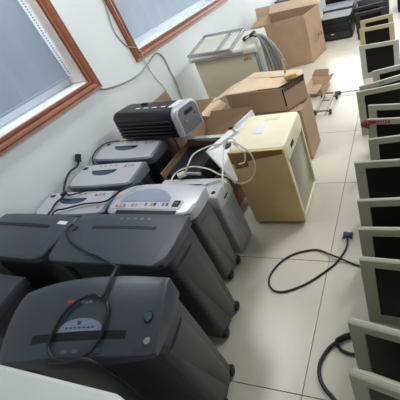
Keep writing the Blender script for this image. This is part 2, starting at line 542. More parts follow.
L1, L2, L3 = ((-2.085, 1.739), 0.585, 0.198, 0.6715, -0.0346, 0.028), ((-2.06, 1.4417), 0.5638, 0.2147, 0.665, 0.0329, 0.022), ((-2.0879, 1.1583), 0.585, 0.1862, 0.658, 0.0296, 0.020)
s1, S1 = silver('silver-topped shredder farthest back of the wall row, against the black ribbed machine', *L1)
s2, S2 = silver('silver-topped shredder in the middle of the row along the wall', *L2)
s3, S3 = silver('silver-topped shredder nearest of the wall row with two black cords across it', *L3)
build('sticker', surf_patch(S3, 0.74, 0.90, 0.20, 0.32, 0.0045, 0.001), M_strip, s3)
build('red_mark', surf_patch(S3, 0.79, 0.86, 0.23, 0.29, 0.006, 0.001), M_red, s3)

# larger silver one by the aisle
M_warm = mat('warm_grey_plastic', (104, 103, 100), 0.42)
LC = ((-1.4429, 1.1715), -0.0103, 0.5979, 0.2005)
Cc, SC = shredder('larger silver-topped shredder with a control strip behind the dark aisle shredder',
                  *LC, 0.670, crown=0.026, drop=0.019, dpow=1.6, bow=0.03, bulge=0.03, skirt=0.06, m_top=M_silver, m_body=M_warm, inset=0.008, front_in=0.02, corner=0.02)
build('domed_lens', surf_patch(SC, -0.70, 0.50, 0.36, 0.78, 0.006, 0.006, 24, 6, half_oval), mat('lens_reflection_tint', (152, 160, 182), 0.2, var=0.03), Cc)  # lens colour carries a painted lavender reflection
build('control_strip', surf_patch(SC, -0.88, 0.76, 0.12, 0.40, 0.003, 0.003, 24, 4), M_strip, Cc)
build('paper_slot', surf_patch(SC, -0.66, 0.74, -0.02, 0.08, 0.002, 0.003, 24, 2), M_slot, Cc)
logo(SC, Cc, -0.68, 0.16, 0.034, M_print_d, 0.0045)
text_on(SC, 'SD 9', -0.34, 0.20, 0.024, M_print_d, Cc, 0.004)
for k, (u, m_) in enumerate(((0.0, M_bluegrey), (0.13, M_gold), (0.20, M_print_d), (0.38, M_bluegrey), (0.46, M_tagred))):
    build('key', surf_patch(SC, u, u+0.045, 0.22, 0.31, 0.0045, 0.002, 3, 3), m_, Cc)
build('power_switch', surf_patch(SC, 0.60, 0.72, 0.20, 0.38, 0.008, 0.007, 4, 4), M_slot, Cc)
text_on(SC, 'I O', 0.63, 0.27, 0.014, M_print_w, Cc, 0.0095)

# black ribbed shredder lying across the boxes, silver end cap
def ribbed():
    root = empty('ribbed_shredder', (-1.878, 1.947, 0.674), math.radians(-4.6), 'black ribbed machine with a rounded silver end cap resting on a box by the wall', 'shredder', None, math.radians(-4.3))
    L, Dp, Hh = 0.63, 0.255, 0.215
    def prof(x, k=1.0, dz=0.0):
        """rounded above, nearly square at the foot"""
        pts = []
        w, h = Dp*k, Hh*k
        for cx, cz, r, a0 in ((1, 1, 0.062*k, 0), (-1, 1, 0.055*k, PI/2), (-1, -1, 0.02*k, PI), (1, -1, 0.02*k, 1.5*PI)):
            for q in range(7):
                a = a0+PI/2*q/6
                pts.append(Vector((x, cx*(w/2-r)+r*math.cos(a), Hh/2+cz*(h/2-r)+r*math.sin(a))))
        return pts
    bm = loft(BM(), [prof(-L/2, 0.88), prof(-L/2+0.012, 0.96), prof(-L/2+0.04, 1), prof(L/2-0.03, 1)])
    build('body', bm, M_black, root, 40)
    for k in range(5):
        z = 0.028 + k*0.028
        b = BM(); box(b, (-0.01, -Dp/2-0.004, z), (L-0.09, 0.030, 0.012), 0.005)
        build('rib', b, M_black, root)
    b = loft(BM(), [prof(L/2-0.032, 1.03), prof(L/2-0.006, 1.05), prof(L/2+0.006, 1.02), prof(L/2+0.013, 0.94)])
    cap = build('end_cap', b, M_silver, root, 40, label='grey end cap with a silver rim')
    b = loft(BM(), [prof(L/2+0.008, 0.90), prof(L/2+0.0145, 0.88)]); build('end_face', b, M_endface, cap, 40)
    b = BM(); box(b, (L/2+0.014, 0.005, 0.155), (0.006, 0.10, 0.030), 0.01)
    build('handle_recess', b, M_slot, cap)
    b = BM(); cyl(b, (L/2+0.016, -0.062, 0.105), (1, 0, 0), 0.017, 0.014, 16); build('button', b, M_chrome, cap)
    b = BM(); cyl(b, (L/2+0.014, 0.06, 0.115), (1, 0, 0), 0.006, 0.008, 10); build('screw', b, M_slot, cap)
    for k in range(4):
        b = BM(); box(b, (-0.10+k*0.085, -0.035, Hh+0.0005), (0.045, 0.016, 0.003), 0.001)
        build('icon_print', b, M_print_w, root)
    b = BM(); box(b, (-0.10, 0.045, Hh+0.004), (0.05, 0.03, 0.012), 0.004); build('switch', b, M_slot, root)
    b = BM(); box(b, (0.25, 0.0, Hh+0.002), (0.06, 0.13, 0.006), 0.001); build('tape_scrap', b, M_film, root)
ribbed()

# pale grey shredder with an off-white cord on top
def pale_unit():
    root = empty('paper_shredder', (-1.40, 1.41, 0), 0, 'pale grey two-tone shredder under the looped off-white cord', 'shredder', G)
    w, d, h = 0.50, 0.195, 0.535
    rings = [rr(0, 0, w, d, 0.015, 0.02), rr(0, 0, w, d, 0.015, 0.43)]
    build('body', loft(BM(), rings), M_w_body, root, 30)
    build('lid', loft(BM(), [rr(0, 0, w+0.0, d, 0.015, 0.432), rr(0, 0, w+0.016, d+0.006, 0.018, 0.436), rr(0, 0, w+0.012, d+0.004, 0.018, 0.525), rr(0, 0, w-0.004, d-0.012, 0.015, h)]), M_w_lid, root, 40, label='paler lid')
    build('seam', box(BM(), (w/2+0.002, 0.0-0.02, 0.22), (0.004, 0.006, 0.36), 0.001), M_w_lid, root)
    build('handle_slot', box(BM(), (w/2+0.008, -0.005, 0.47), (0.004, 0.055, 0.012), 0.002), M_slot, root)
    build('paper_slot', box(BM(), (-0.02, 0.03, h+0.0005), (0.32, 0.012, 0.002)), M_slot, root)
    b = BM(); cyl(b, (0.215, -0.05, h+0.001), (0, 0, 1), 0.014, 0.004); build('knob', b, M_slot, root)
    build('label', box(BM(), (0.12, -0.05, h+0.0005), (0.11, 0.05, 0.0015)), M_strip, root)
    build('plinth', loft(BM(), [rr(0, 0, w-0.03, d-0.03, 0.01, 0), rr(0, 0, w-0.03, d-0.03, 0.01, 0.022)]), M_black, root)
pale_unit()

# yellowed shredder cabinet
def yellow():
    root = empty('paper_shredder', (-0.952, 1.832, 0), math.radians(1), 'tall yellowed shredder cabinet with tan taped front and smoky side window', 'shredder', G)
    w, d, h = 0.385, 0.44, 0.675
    zb, zl = 0.028, 0.545
    build('left_panel', box(BM(), (-w/2+0.008, 0, (zb+zl)/2), (0.016, d-0.02, zl-zb), 0.004), M_yellow, root)
    build('rear_panel', box(BM(), (0, d/2-0.008, (zb+zl)/2), (w-0.01, 0.016, zl-zb), 0.004), M_yellow, root)
    build('front_panel', box(BM(), (0, -d/2-0.003, (zb+h-0.010)/2), (w+0.006, 0.022, h-0.010-zb), 0.005), M_tan, root, label='tan stained front panel')
    for y, ww in ((-d/2+0.024, 0.026), (d/2-0.014, 0.024)):
        build('post', box(BM(), (w/2-0.010, y, (zb+zl)/2), (0.02, ww, zl-zb), 0.004), M_yellow, root)
    build('bottom_rail', box(BM(), (w/2-0.0095, 0.01, zb+0.012), (0.02, d-0.06, 0.022), 0.004), M_yellow, root)
    build('side_window', box(BM(), (w/2-0.016, 0.010, (zb+zl)/2+0.005), (0.008, d-0.05, zl-zb-0.03), 0.001), M_binwin, root, label='smoky bin window')
    build('base', box(BM(), (0, 0.004, zb-0.002), (w-0.004, d-0.03, 0.014), 0.004), M_yellow, root)
    def rg(ins, z0, z1, fr=0.0):
        pts = rr(0, 0.005, w+0.012-2*ins, d-2*ins, 0.03, 0)
        return [(p[0], p[1], z0+(z1-z0)*(p[1]/d+0.5)) for p in pts]
    hd = loft(BM(), [rg(0.004, zl, zl), rg(0.0, zl+0.006, zl+0.006), rg(0.0, h-0.030, h-0.025), rg(0.006, h-0.010, h-0.004), rg(0.024, h, h+0.006)])
    build('head', hd, M_yellow, root, 40)
    yf = -d/2-0.0155
    build('front_tape', panel(BM(), [(-w/2+0.005, yf, h-0.10), (w/2-0.01, yf, h-0.045), (w/2-0.01, yf, h-0.014), (-w/2+0.005, yf, h-0.016)], 0.002), M_tape, root, 0, label='shiny brown tape')
    build('front_tape', panel(BM(), [(-w/2+0.02, yf-0.001, h-0.14), (-w/2+0.12, yf-0.001, h-0.125), (-w/2+0.12, yf-0.001, h-0.05), (-w/2+0.02, yf-0.001, h-0.05)], 0.002), M_tape, root, 0)
    build('display', box(BM(), (w/2+0.006, -0.075, zl+0.055), (0.004, 0.07, 0.032), 0.002), M_slot, root)
    build('paper_label', box(BM(), (-0.035, 0.02, h+0.0035), (0.060, 0.14, 0.003), 0.0005), M_white, root, label='white paper label')
    build('ridge', box(BM(), (0.02, 0.14, h+0.003), (0.10, 0.045, 0.010), 0.005), M_yellow, root)
    for sx in (-1, 1):
        for sy in (-1, 1): caster(root, sx*(w/2-0.035), sy*(d/2-0.035)-0.006, 0.020)
yellow()

# leaning white plastic cover between the yellow cabinet and the open box
def white_cover():
    P1, P2, P3, P4 = Vector((-1.375, 1.70, 0.61)), Vector((-1.225, 2.255, 0.61)), Vector((-1.175, 2.20, 0.42)), Vector((-1.172, 1.585, 0.41))
    o = Vector((-1.172, 1.585, 0))
    root = empty('plastic_cover', o, 0, 'white moulded plastic cover leaning beside the yellowed cabinet, with cut-outs', 'cover')
    pts = [P1, P1.lerp(P2, 0.50), P1.lerp(P2, 0.50)+(P4-P1)*0.12, P1.lerp(P2, 0.535)+(P4-P1)*0.12, P1.lerp(P2, 0.535), P2, P3, P4]
    build('shell', panel(BM(), [p-o for p in pts], 0.014), M_white, root, 30)
    q = P1.lerp(P2, 0.30)+(P4-P1)*0.22-o
    nrm = (P2-P1).cross(P4-P1).normalized()
    if nrm.z < 0: nrm = -nrm
    e1 = (P2-P1).normalized(); e2 = nrm.cross(e1)
    hole = []
    for k in range(14):
        a = 2*PI*k/14
        hole.append(q + e1*0.042*math.cos(a) + e2*0.024*math.sin(a) + nrm*0.003)
    build('finger_hole', panel(BM(), hole, 0.002), M_slot, root)
    build('rim', tube(BM(), [P1-o+nrm*0.004, P1.lerp(P2, 0.48)-o+nrm*0.004], 0.007, 8, 0), M_white, root)
    build('rim', tube(BM(), [P1.lerp(P2, 0.59)-o+nrm*0.004, P2-o+nrm*0.004], 0.007, 8, 0), M_white, root)
white_cover()

# big cream cabinet shredder at the wall
def cream_cabinet():
    root = empty('paper_shredder', (-1.755, 3.205, 0), math.radians(1.5), 'large cream cabinet shredder with a grey metal frame lying on its lid', 'shredder', G)
    w, d = 0.72, 0.38
    zf, zr = 0.885, 0.945
    build('body', box(BM(), (0, 0.005, 0.43), (w-0.04, d-0.03, 0.78), 0.008), M_cream, root)
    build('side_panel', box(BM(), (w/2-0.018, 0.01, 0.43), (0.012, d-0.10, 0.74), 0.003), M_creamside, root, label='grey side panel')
    build('corner_post', box(BM(), (w/2-0.022, -d/2+0.035, 0.43), (0.02, 0.03, 0.77), 0.004), mat('blue_grey_post', (130, 138, 142), 0.4), root)
    prof = [(-d/2-0.012, zf-0.055), (-d/2-0.012, zf-0.012), (-d/2, zf), (d/2-0.02, zr), (d/2, zr-0.012), (d/2, zf-0.055)]
    bm = loft(BM(), [[(x, y, z) for y, z in prof] for x in (-w/2-0.01, w/2+0.01)])
    bmesh.ops.bevel(bm, geom=bm.edges[:], offset=0.005, segments=2, affect='EDGES')
    lid = build('lid', bm, mat('cream_lid', (216, 214, 202), 0.45), root, 35)
    build('lid_lip', box(BM(), (-0.05, -d/2-0.014, zf-0.035), (w*0.8, 0.006, 0.02), 0.002), M_creamside, root)
    bm = BM()
    tube(bm, [(w/2-0.14, -0.07, 0.915), (w/2-0.12, -0.06, 0.935), (w/2-0.04, -0.02, 0.94), (w/2-0.02, -0.01, 0.92)], 0.016, 8)
    build('handle', bm, M_slot, root, label='black carrying handle')
    for k in range(3):
        build('gold_mark', box(BM(), (0.22+k*0.028, -d/2+0.018, 0.77+0.004*(k % 2)), (0.020, 0.004, 0.022), 0.002), M_gold, root)
    build('plinth', box(BM(), (0, 0, 0.022), (w-0.10, d-0.08, 0.044), 0.004), M_black, root)
cream_cabinet()

def lid_frame():
    # steel frame resting on the sloping lid
    ang = math.atan2(0.06, 0.36)
    root = empty('metal_rack', (-1.86, 3.20, 0.932), math.radians(-3), 'light grey ladder-like metal rack lying on the cream cabinet', 'rack', None, ang)
    L, W_, t = 0.50, 0.40, 0.022
    build('side_rail', box(BM(), (0, -W_/2, 0), (L, t, t), 0.003), M_chrome, root)
    build('side_rail', box(BM(), (0, W_/2, 0), (L, t, t), 0.003), M_chrome, root)
    for x in (-L/2+t/2, L/2*0.34, L/2-t/2): build('cross_bar', box(BM(), (x, 0, 0), (t, W_-t, t*0.8), 0.003), M_chrome, root)
lid_frame()

# bundle of grey cables hanging over the cabinet side
def bundle():
    root = empty('cable_bundle', (-1.372, 3.10, 0), 0, 'thick bundle of grey and white cables hanging off the cream cabinet side', 'cables')
    for k in range(26):
        a = (k+0.5)/26; q = random.uniform(-1, 1)
        pts = [(-0.09, -0.01+0.05*q, 0.958), (-0.02, 0.02*q, 0.968), (0.02+0.06*a, 0.02*q, 0.93+0.012*a), (0.03+0.14*a, 0.03*q, 0.83), (0.03+0.20*a, 0.04*q, 0.68), (0.03+0.195*a, 0.05*q, 0.52), (0.025+0.16*a, 0.05*q, 0.36), (0.02+0.14*a, 0.06*q, 0.01)]
        build('cable', tube(BM(), pts, 0.0055, 6, 4), M_cableg if k % 4 else M_cablew, root, 60)
    build('cable_tie', box(BM(), (-0.03, 0.0, 0.975), (0.03, 0.12, 0.03), 0.01), M_slot, root)
bundle()

# ------------------------------------------------------------------ cardboard boxes
def wall_sheet(root, name, a, b, z0, z1, th, m, inside=None, lean=(0, 0), label=None):
    a0, b0 = Vector((*a, z0)), Vector((*b, z0))
    l = Vector((*lean, 0))
    a1, b1 = Vector((*a, z1))+l, Vector((*b, z1))+l
    return build(name, panel(BM(), [a0, b0, b1, a1], th), m, root, 0, label)

def carton(label, corners, z0, z1, flaps=(), closed=False, m=M_card, group='cardboard boxes', heights=None, name='cardboard_box'):
    """corners FL, FR, RR, RL in plan (counter-clockwise); flaps: (side, outward, dz, material[, shrink])"""
    cx = sum(c[0] for c in corners)/4; cy = sum(c[1] for c in corners)/4
    root = empty(name, (cx, cy, z0), 0, label, 'box', group)
    C = [(x-cx, y-cy) for x, y in corners]
    names = ('front_wall', 'right_wall', 'rear_wall', 'left_wall')
    h = z1-z0
    for k in range(4):
        hh = heights[k] if heights else h
        wall_sheet(root, names[k], C[k], C[(k+1) % 4], 0, hh, 0.006, m)
    build('bottom', panel(BM(), [Vector((*c, 0.006)) for c in C], 0.006), m, root, 0)
    if closed:
        mids = [Vector((*C[0], h)).lerp(Vector((*C[3], h)), 0.5), Vector((*C[1], h)).lerp(Vector((*C[2], h)), 0.5)]
        g = 0.004
        build('flap', panel(BM(), [Vector((*C[0], h+g)), Vector((*C[1], h+g)), mids[1]+Vector((0, -0.002, g)), mids[0]+Vector((0, -0.002, g))], 0.005), m, root, 0)
        build('flap', panel(BM(), [mids[0]+Vector((0, 0.002, g)), mids[1]+Vector((0, 0.002, g)), Vector((*C[2], h+g)), Vector((*C[3], h+g))], 0.005), m, root, 0)
        build('tape', panel(BM(), [mids[0]+Vector((0, -0.03, g+0.002)), mids[1]+Vector((0, -0.03, g+0.002)), mids[1]+Vector((0, 0.03, g+0.002)), mids[0]+Vector((0, 0.03, g+0.002))], 0.0015), M_tape, root, 0)
    for f in flaps:
        k, out, dz, fm = f[:4]; sh = f[4] if len(f) > 4 else 0.06
        hh = heights[k] if heights else h
        a, b = Vector((*C[k], hh)), Vector((*C[(k+1) % 4], hh))
        e = (b-a).normalized(); o = Vector((e.y, -e.x, 0))
        build('flap', panel(BM(), [a, b, b - e*sh + o*out + Vector((0, 0, dz)), a + e*sh + o*out + Vector((0, 0, dz))], 0.006), fm, root, 0)
    return root

# open box holding a black device, with torn white tape
b4 = carton('open cardboard box with white torn tape holding a black device, behind the pale grey shredder',
            [(-1.70, 1.545), (-1.39, 1.545), (-1.36, 1.965), (-1.70, 1.965)], 0, 0.58, heights=[0.46, 0.40, 0.58, 0.56], m=M_card_in,
            flaps=[])
build('flap', panel(BM(), [(0.0, 0.218, 0.59), (0.195, 0.218, 0.615), (0.45, 0.300, 0.745), (0.088, 0.305, 0.745)], 0.006), M_card_in, b4, 0)
build('white_tape', panel(BM(), [(-0.16, 0.18, 0.588), (0.18, 0.18, 0.582), (0.18, 0.215, 0.586), (-0.16, 0.215, 0.592)], 0.003), M_film, b4, 0, label='torn white tape along the rim')
build('white_tape', panel(BM(), [(-0.10, 0.196, 0.585), (0.12, 0.196, 0.585), (0.10, 0.196, 0.545), (-0.07, 0.196, 0.56)], 0.002), M_film, b4, 0)
def black_device():
    root = empty('black_device', (-1.545, 1.752, 0.007), 0, 'black box-shaped device sunk inside the open cardboard box', 'device')
    build('body', loft(BM(), [rr(0, 0, 0.28, 0.36, 0.02, 0), rr(0, 0, 0.28, 0.36, 0.02, 0.505), rr(0, 0, 0.265, 0.345, 0.02, 0.518)]), mat('dark_navy', (28, 31, 42), 0.45), root, 40)
    build('lid_groove', box(BM(), (0, 0.02, 0.5185), (0.2, 0.25, 0.002), 0.0005), M_slot, root)
    build('foot_rail', box(BM(), (0, -0.15, 0.5190), (0.2, 0.012, 0.004), 0.001), M_slot, root)
black_device()
# closed box under the ribbed machine
carton('closed cardboard box standing under the black ribbed machine', [(-2.32, 1.885), (-1.745, 1.885), (-1.745, 2.33), (-2.32, 2.33)], 0, 0.650, closed=True)
carton('low cardboard box behind the ribbed machine against the wall', [(-2.30, 2.36), (-1.80, 2.36), (-1.80, 2.72), (-2.30, 2.72)], 0, 0.56, flaps=[(1, 0.12, -0.06, M_card_lt), (3, -0.02, 0.16, M_card)], m=M_card_lt)
# two stacked cartons behind the yellow cabinet
carton('lower cardboard box of the stack behind the yellowed cabinet', [(-1.40, 2.39), (-0.865, 2.39), (-0.855, 2.69), (-1.40, 2.69)], 0, 0.495, closed=True)
ub = carton('open upper cardboard box full of scraps, on top of the stack behind the yellowed cabinet',
            [(-1.49, 2.40), (-0.972, 2.395), (-0.845, 2.60), (-1.42, 2.70)], 0.505, 0.705,
            flaps=[(3, 0.20, -0.075, M_card_lt, 0.0), (2, 0.10, 0.01, M_card_lt, 0.05)])
# folded inner sheet and torn corrugated edge along the right rim
build('inner_sheet', panel(BM(), [(-0.10, -0.09, 0.202), (0.17, -0.11, 0.207), (0.30, 0.06, 0.212), (0.02, 0.10, 0.206)], 0.006), M_card_lt, ub, 0)
build('flap', panel(BM(), [(-0.30, -0.118, 0.203), (-0.02, -0.10, 0.200), (0.03, 0.12, 0.204), (-0.235, 0.17, 0.206)], 0.006), M_card_lt, ub, 0)
te = BM()
a, b = Vector((0.208, -0.122, 0.185)), Vector((0.336, 0.078, 0.19))
for k in range(14):
    p = a.lerp(b, (k+0.5)/14)
    box(te, (0, 0, 0), (0.012, 0.010, 0.045+0.012*random.random()), 0, T(p, 0, 0.2, 1.0))
build('torn_edge', te, mat('torn_card', (70, 58, 48), 0.9), ub, 0, kind='stuff')
build('dark_gap', box(BM(), (0.205, -0.128, 0.12), (0.012, 0.012, 0.15), 0.002), M_slot, ub)
def scrap_block():
    r = empty('wood_block', (-0.935, 2.535, 0.722), 0.5, 'small raw wood block lying in the open upper box', 'block', None, 0, 0.0)
    build('block', box(BM(), (0, 0, 0.02), (0.10, 0.06, 0.04), 0.005), M_woodblk, r)
scrap_block()
st = build('wooden_stick', box(BM(), (0, 0, 0.07), (0.018, 0.014, 0.15), 0.003), M_woodblk)
st.location = (-0.985, 2.575, 0.724); st.rotation_euler = (-0.1, 0.05, 0.3)
tag(st, 'thin wooden stick poking out of the open upper box', 'stick')

# big open carton farther back
bb = carton('big open cardboard box in the far row with wide folded flaps',
            [(-1.95, 4.64), (-1.36, 4.78), (-1.25, 5.27), (-2.02, 5.27)], 0, 0.665,
            flaps=[(2, 0.10, 0.10, M_card_lt, 0.02), (3, 0.16, -0.02, M_card, 0.05)])
build('crease', box(BM(), (0.285, -0.208, 0.42), (0.006, 0.006, 0.40), 0.002), M_card_in, bb)
text_marks = BM()
for k in range(5):
    box(text_marks, (0.378+0.012*k*0.6, 0.0+0.05*k*0.6, 0.30+0.02*(k % 2)), (0.004, 0.02, 0.05), 0.001, None)
build('carton_print', text_marks, M_tape, bb)
carton('wide low cardboard box behind the big open one', [(-2.28, 5.35), (-1.42, 5.35), (-1.42, 5.85), (-2.28, 5.85)], 0, 0.60, flaps=[(0, -0.02, 0.16, M_card_lt, 0.02), (1, 0.12, 0.03, M_card_lt)], m=M_card_lt)
carton('half-hidden cardboard box between the cream cabinet and the big open box', [(-2.30, 3.95), (-1.95, 3.95), (-1.95, 4.40), (-2.30, 4.40)], 0, 0.62, flaps=[(1, 0.1, 0.08, M_card)], m=M_card)

# small open box and folding trolley on the floor
sbx = carton('small torn cardboard box on the floor beside the folding trolley', [(-1.22, 3.70), (-1.00, 3.66), (-0.97, 3.95), (-1.19, 4.00)], 0.0, 0.115,
             flaps=[(1, 0.08, 0.03, M_card_in, 0.02), (2, 0.08, 0.05, M_card_in, 0.02), (0, 0.06, -0.06, M_card_lt)], m=M_card_lt)
def trolley():
    root = empty('folding_trolley', (-0.915, 3.365, 0), math.radians(-3), 'small steel folding trolley base with black wheels on the floor', 'trolley')
    bm = BM()
    hx, hy = 0.055, 0.205
    for x in (-hx, hx): tube(bm, [(x, -hy, 0.065), (x, hy, 0.065)], 0.010, 8, 0)
    for y in (-hy, hy): tube(bm, [(-hx, y, 0.065), (hx, y, 0.065)], 0.010, 8, 0)
    build('frame', bm, M_metal, root)
    build('cross_bar', tube(BM(), [(-hx, 0.03, 0.065), (hx, 0.03, 0.065)], 0.008, 8, 0), M_metal, root)
    for x, y in ((-0.085, -0.16), (-0.085, 0.18), (0.085, 0.18), (0.085, -0.16)):
        b = BM(); cyl(b, (x, y, 0.028), (1, 0, 0), 0.028, 0.020, 16); wh = build('wheel', b, M_black, root)
        b = BM(); cyl(b, (x*0.85, y, 0.028), (1, 0, 0), 0.006, 0.05, 8); tube(b, [(x*0.72, y, 0.028), (x*0.66, y, 0.060)], 0.006, 6, 0); build('axle', b, M_metal, wh)
trolley()
def rod():
    root = empty('metal_rod', (-0.82, 3.64, 0), 0, 'thin metal rod with a dark rubber foot on the floor reaching to the monitors', 'rod')
    build('shaft', tube(BM(), [(0, 0, 0.022), (0.36, 0.01, 0.022)], 0.006, 8, 0), M_metal, root)
    build('rubber_foot', tube(BM(), [(-0.035, -0.001, 0.022), (0.03, 0.001, 0.022)], 0.0215, 10, 0), M_dark, root)
rod()

# ------------------------------------------------------------------ monitors standing on the floor
def monitor(label, L, Rp, h, mb, lean=4.0, stickers=()):
    """L, Rp: plan points of the top front edge near the left corner and 0.2 m or so along it"""
    dx, dy = Rp[0]-L[0], Rp[1]-L[1]
    rz = math.atan2(dy, dx)
    w = 0.44
    lean_r = math.radians(lean)
    root = empty('computer_monitor', (0, 0, 0), rz, label, 'monitor', 'used monitors standing on the floor')
    e = Vector((math.cos(rz), math.sin(rz), 0)); nb = Vector((-math.sin(rz), math.cos(rz), 0))
    base = Vector((L[0], L[1], 0)) + e*(w/2) - nb*(h*math.sin(lean_r)+0.012)
    root.location = base
    M = Matrix.Rotation(-lean_r, 4, 'X')
    bl, bt, bb_ = 0.062, 0.045, 0.06
    fr = BM()
    t = 0.020
    Mt = Matrix.Translation((0, 0.0, 0.002)) @ M
    outer = rr(0, h/2, w, h, 0.008, 0, 4)
    def ring(ins_x, ins_b, ins_t, y, r=0.006):
        ww = w-2*ins_x; z0 = ins_b; z1 = h-ins_t
        return [Mt @ Vector((p[0], y, p[1])) for p in rr(0, (z0+z1)/2, ww, z1-z0, r, 0, 4)]
    loft(fr, [ring(0.004, 0.004, 0.004, t), ring(0, 0, 0, t-0.004), ring(0, 0, 0, 0.004), ring(0.003, 0.003, 0.003, 0.0), ring(bl, bb_, bt, 0.0, 0.003), ring(bl+0.003, bb_+0.003, bt+0.003, 0.009, 0.003)], cap=False)
    build('bezel', fr, mb, root, 40)
    sm = BM(); box(sm, (0, 0.012, (bb_+h-bt)/2), (w-2*bl+0.004, 0.008, h-bb_-bt+0.004), 0, Mt)
    build('screen', sm, M_screen, root, 0)
    rb = BM()
    loft(rb, [ring(0.006, 0.006, 0.006, 0.022), ring(0.01, 0.012, 0.012, 0.034), ring(0.06, 0.05, 0.05, 0.056), ring(0.07, 0.06, 0.06, 0.060)])
    build('rear_housing', rb, mb, root, 40)
    for k in range(4):
        s = BM(); cyl(s, (0.10+k*0.018, -0.001, 0.03), (0, 1, 0), 0.005, 0.004, 8)
        for v in s.verts: v.co = Mt @ v.co
        build('button', s, mb, root)
    s = BM(); box(s, (0, 0.028+0.004, 0.004), (0.22, 0.05, 0.008), 0.002)
    build('stand_foot', s, mb, root)
    for (u, z, sw, sh, m_) in stickers:
        s = BM(); box(s, (-w/2+u, -0.0008, h-z), (sw, 0.0016, sh), 0, Mt); build('sticker', s, m_, root)
    return root
def sc_(p, z): 
    k = (1.75-z)/(1.75-0.38)
    return (p[0]*k, p[1]*k)
MON = [
 ((-0.259, 0.522), (-0.077, 0.488), 0.47, M_bezel, 'olive-beige monitor at the near end of the floor row, in the bottom right corner'),
 ((-0.288, 0.720), (-0.080, 0.688), 0.47, M_bezel, 'second olive-beige monitor from the near end, a black power cable beside it'),
 ((-0.274, 1.041), (-0.084, 1.031), 0.48, M_bezel, 'third olive-beige monitor from the near end, the cable with blue plug runs behind it'),
 ((-0.299, 1.235), (-0.087, 1.238), 0.47, M_bezel, 'fourth olive-beige monitor from the near end of the floor row'),
 ((-0.327, 1.451), (-0.090, 1.465), 0.47, M_bezel, 'fifth olive-beige monitor from the near end, beside the blue plug'),
 ((-0.385, 1.818), (-0.094, 1.828), 0.47, M_bezel, 'sixth monitor from the near end, jutting left, with a tiny brown mark on its bezel'),
 ((-0.315, 2.084), (-0.098, 2.107), 0.45, M_bezel, 'seventh monitor from the near end, set back right behind the jutting one'),
 ((-0.346, 2.366), (-0.101, 2.346), 0.45, M_bezel, 'eighth monitor from the near end, crossed by dark red tape'),
 ((-0.356, 2.592), (-0.104, 2.563), 0.44, M_bezel, 'ninth monitor from the near end, just behind the red-taped one'),
 ((-0.484, 2.860), (-0.109, 2.937), 0.43, M_bezel, 'tenth monitor from the near end, jutting left, where the metal rod ends'),
 ((-0.467, 2.965), (-0.111, 3.114), 0.41, M_bezel, 'angled monitor with a small blue sticker on its top rim, touching the tenth'),
 ((-0.372, 3.270), (-0.114, 3.348), 0.40, M_bezel3, 'pale monitor just in front of the large silver-grey one, set to the right'),
 ((-0.577, 4.051), (-0.123, 4.063), 0.39, M_bezel3, 'silver-grey monitor whose whole dark screen shows, in the far part of the row'),
 ((-0.642, 4.699), (-0.132, 4.727), 0.38, M_bezel2, 'tan-framed monitor directly behind the silver-grey one'),
 ((-0.664, 5.055), (-0.137, 5.151), 0.38, M_bezel2, 'second tan-framed monitor, farther back than the first tan one'),
 ((-0.778, 5.465), (-0.143, 5.586), 0.38, M_bezelb, 'black monitor standing behind the tan-framed pair'),
 ((-0.835, 5.790), (-0.146, 5.950), 0.38, M_bezelb, 'farthest black monitor of the row, next to the black printers'),
]
for i, (L_, R__, h_, mb_, lab) in enumerate(MON):
    st_ = []
    if i == 5: st_ = [(0.035, 0.075, 0.022, 0.006, M_tape), (0.33, 0.02, 0.05, 0.022, M_palelens)]
    if i == 10: st_ = [(0.20, 0.018, 0.05, 0.016, M_palelens)]
    if i == 4: st_ = []
    monitor(lab, sc_(L_, h_), sc_(R__, h_), h_, mb_, 3.0, st_)

# red tape wrapped over a monitor's rim
def red_tape():
    root = empty('red_tape', (-0.345, 2.214, 0.43), math.radians(-4), 'dark red crumpled tape strip with faint lettering, stuck over a monitor rim', 'tape')
    build('strip', box(BM(), (0.10, 0.008, 0.003), (0.16, 0.003, 0.024), 0.001), M_tagred, root)
    bm = BM()
    for k in range(7):
        box(bm, (0, 0, 0), (0.055, 0.005, 0.018), 0.002, T((0.0+0.01*(k % 3), 0.002-0.004*k, random.uniform(-0.022, 0.018)), random.uniform(-0.4, 0.4), random.uniform(-0.9, 0.9), random.uniform(-0.3, 0.3)))
    build('crumple', bm, M_tagred, root)
    for k in range(5): build('lettering', box(BM(), (0.09+k*0.018, 0.006, 0.003), (0.010, 0.002, 0.009)), M_strip, root)
red_tape()

# ------------------------------------------------------------------ black printers at the far end
def printer(label, x, y, w, d, h, lidm, z=0):
    root = empty('printer', (x, y, z), 0, label, 'printer', 'black printers at the far end')
    build('body', loft(BM(), [rr(0, 0, w-0.02, d-0.02, 0.02, 0.0), rr(0, 0, w, d, 0.03, 0.03), rr(0, 0, w, d, 0.03, h*0.72), rr(0, 0.01, w-0.01, d-0.02, 0.03, h*0.78)]), M_black, root, 40)
    build('lid', loft(BM(), [rr(0, 0.005, w-0.01, d-0.01, 0.03, h*0.785), rr(0, 0.005, w, d, 0.03, h*0.82), rr(0, 0.005, w-0.01, d-0.01, 0.03, h)]), lidm, root, 40)
    build('paper_tray', box(BM(), (0, -d/2-0.012, h*0.22), (w*0.86, 0.03, h*0.30), 0.008), M_bezelb, root)
    build('output_gap', box(BM(), (0, -d/2-0.001, h*0.56), (w*0.76, 0.006, h*0.16), 0.002), M_slot, root)
    b = BM(); cyl(b, (0.03, -d/2-0.028, h*0.22), (0, 1, 0), 0.026, 0.006, 18); build('tray_grip', b, M_slot, root)
    build('badge', box(BM(), (-0.07, -d/2-0.0285, h*0.31), (0.05, 0.004, 0.016), 0.001), M_print_w, root)
P_sheen = mat('black_lid_sheen', (98, 101, 108), 0.25, metal=0.3)  # silvery reflection of glossy black lids, put into the colour
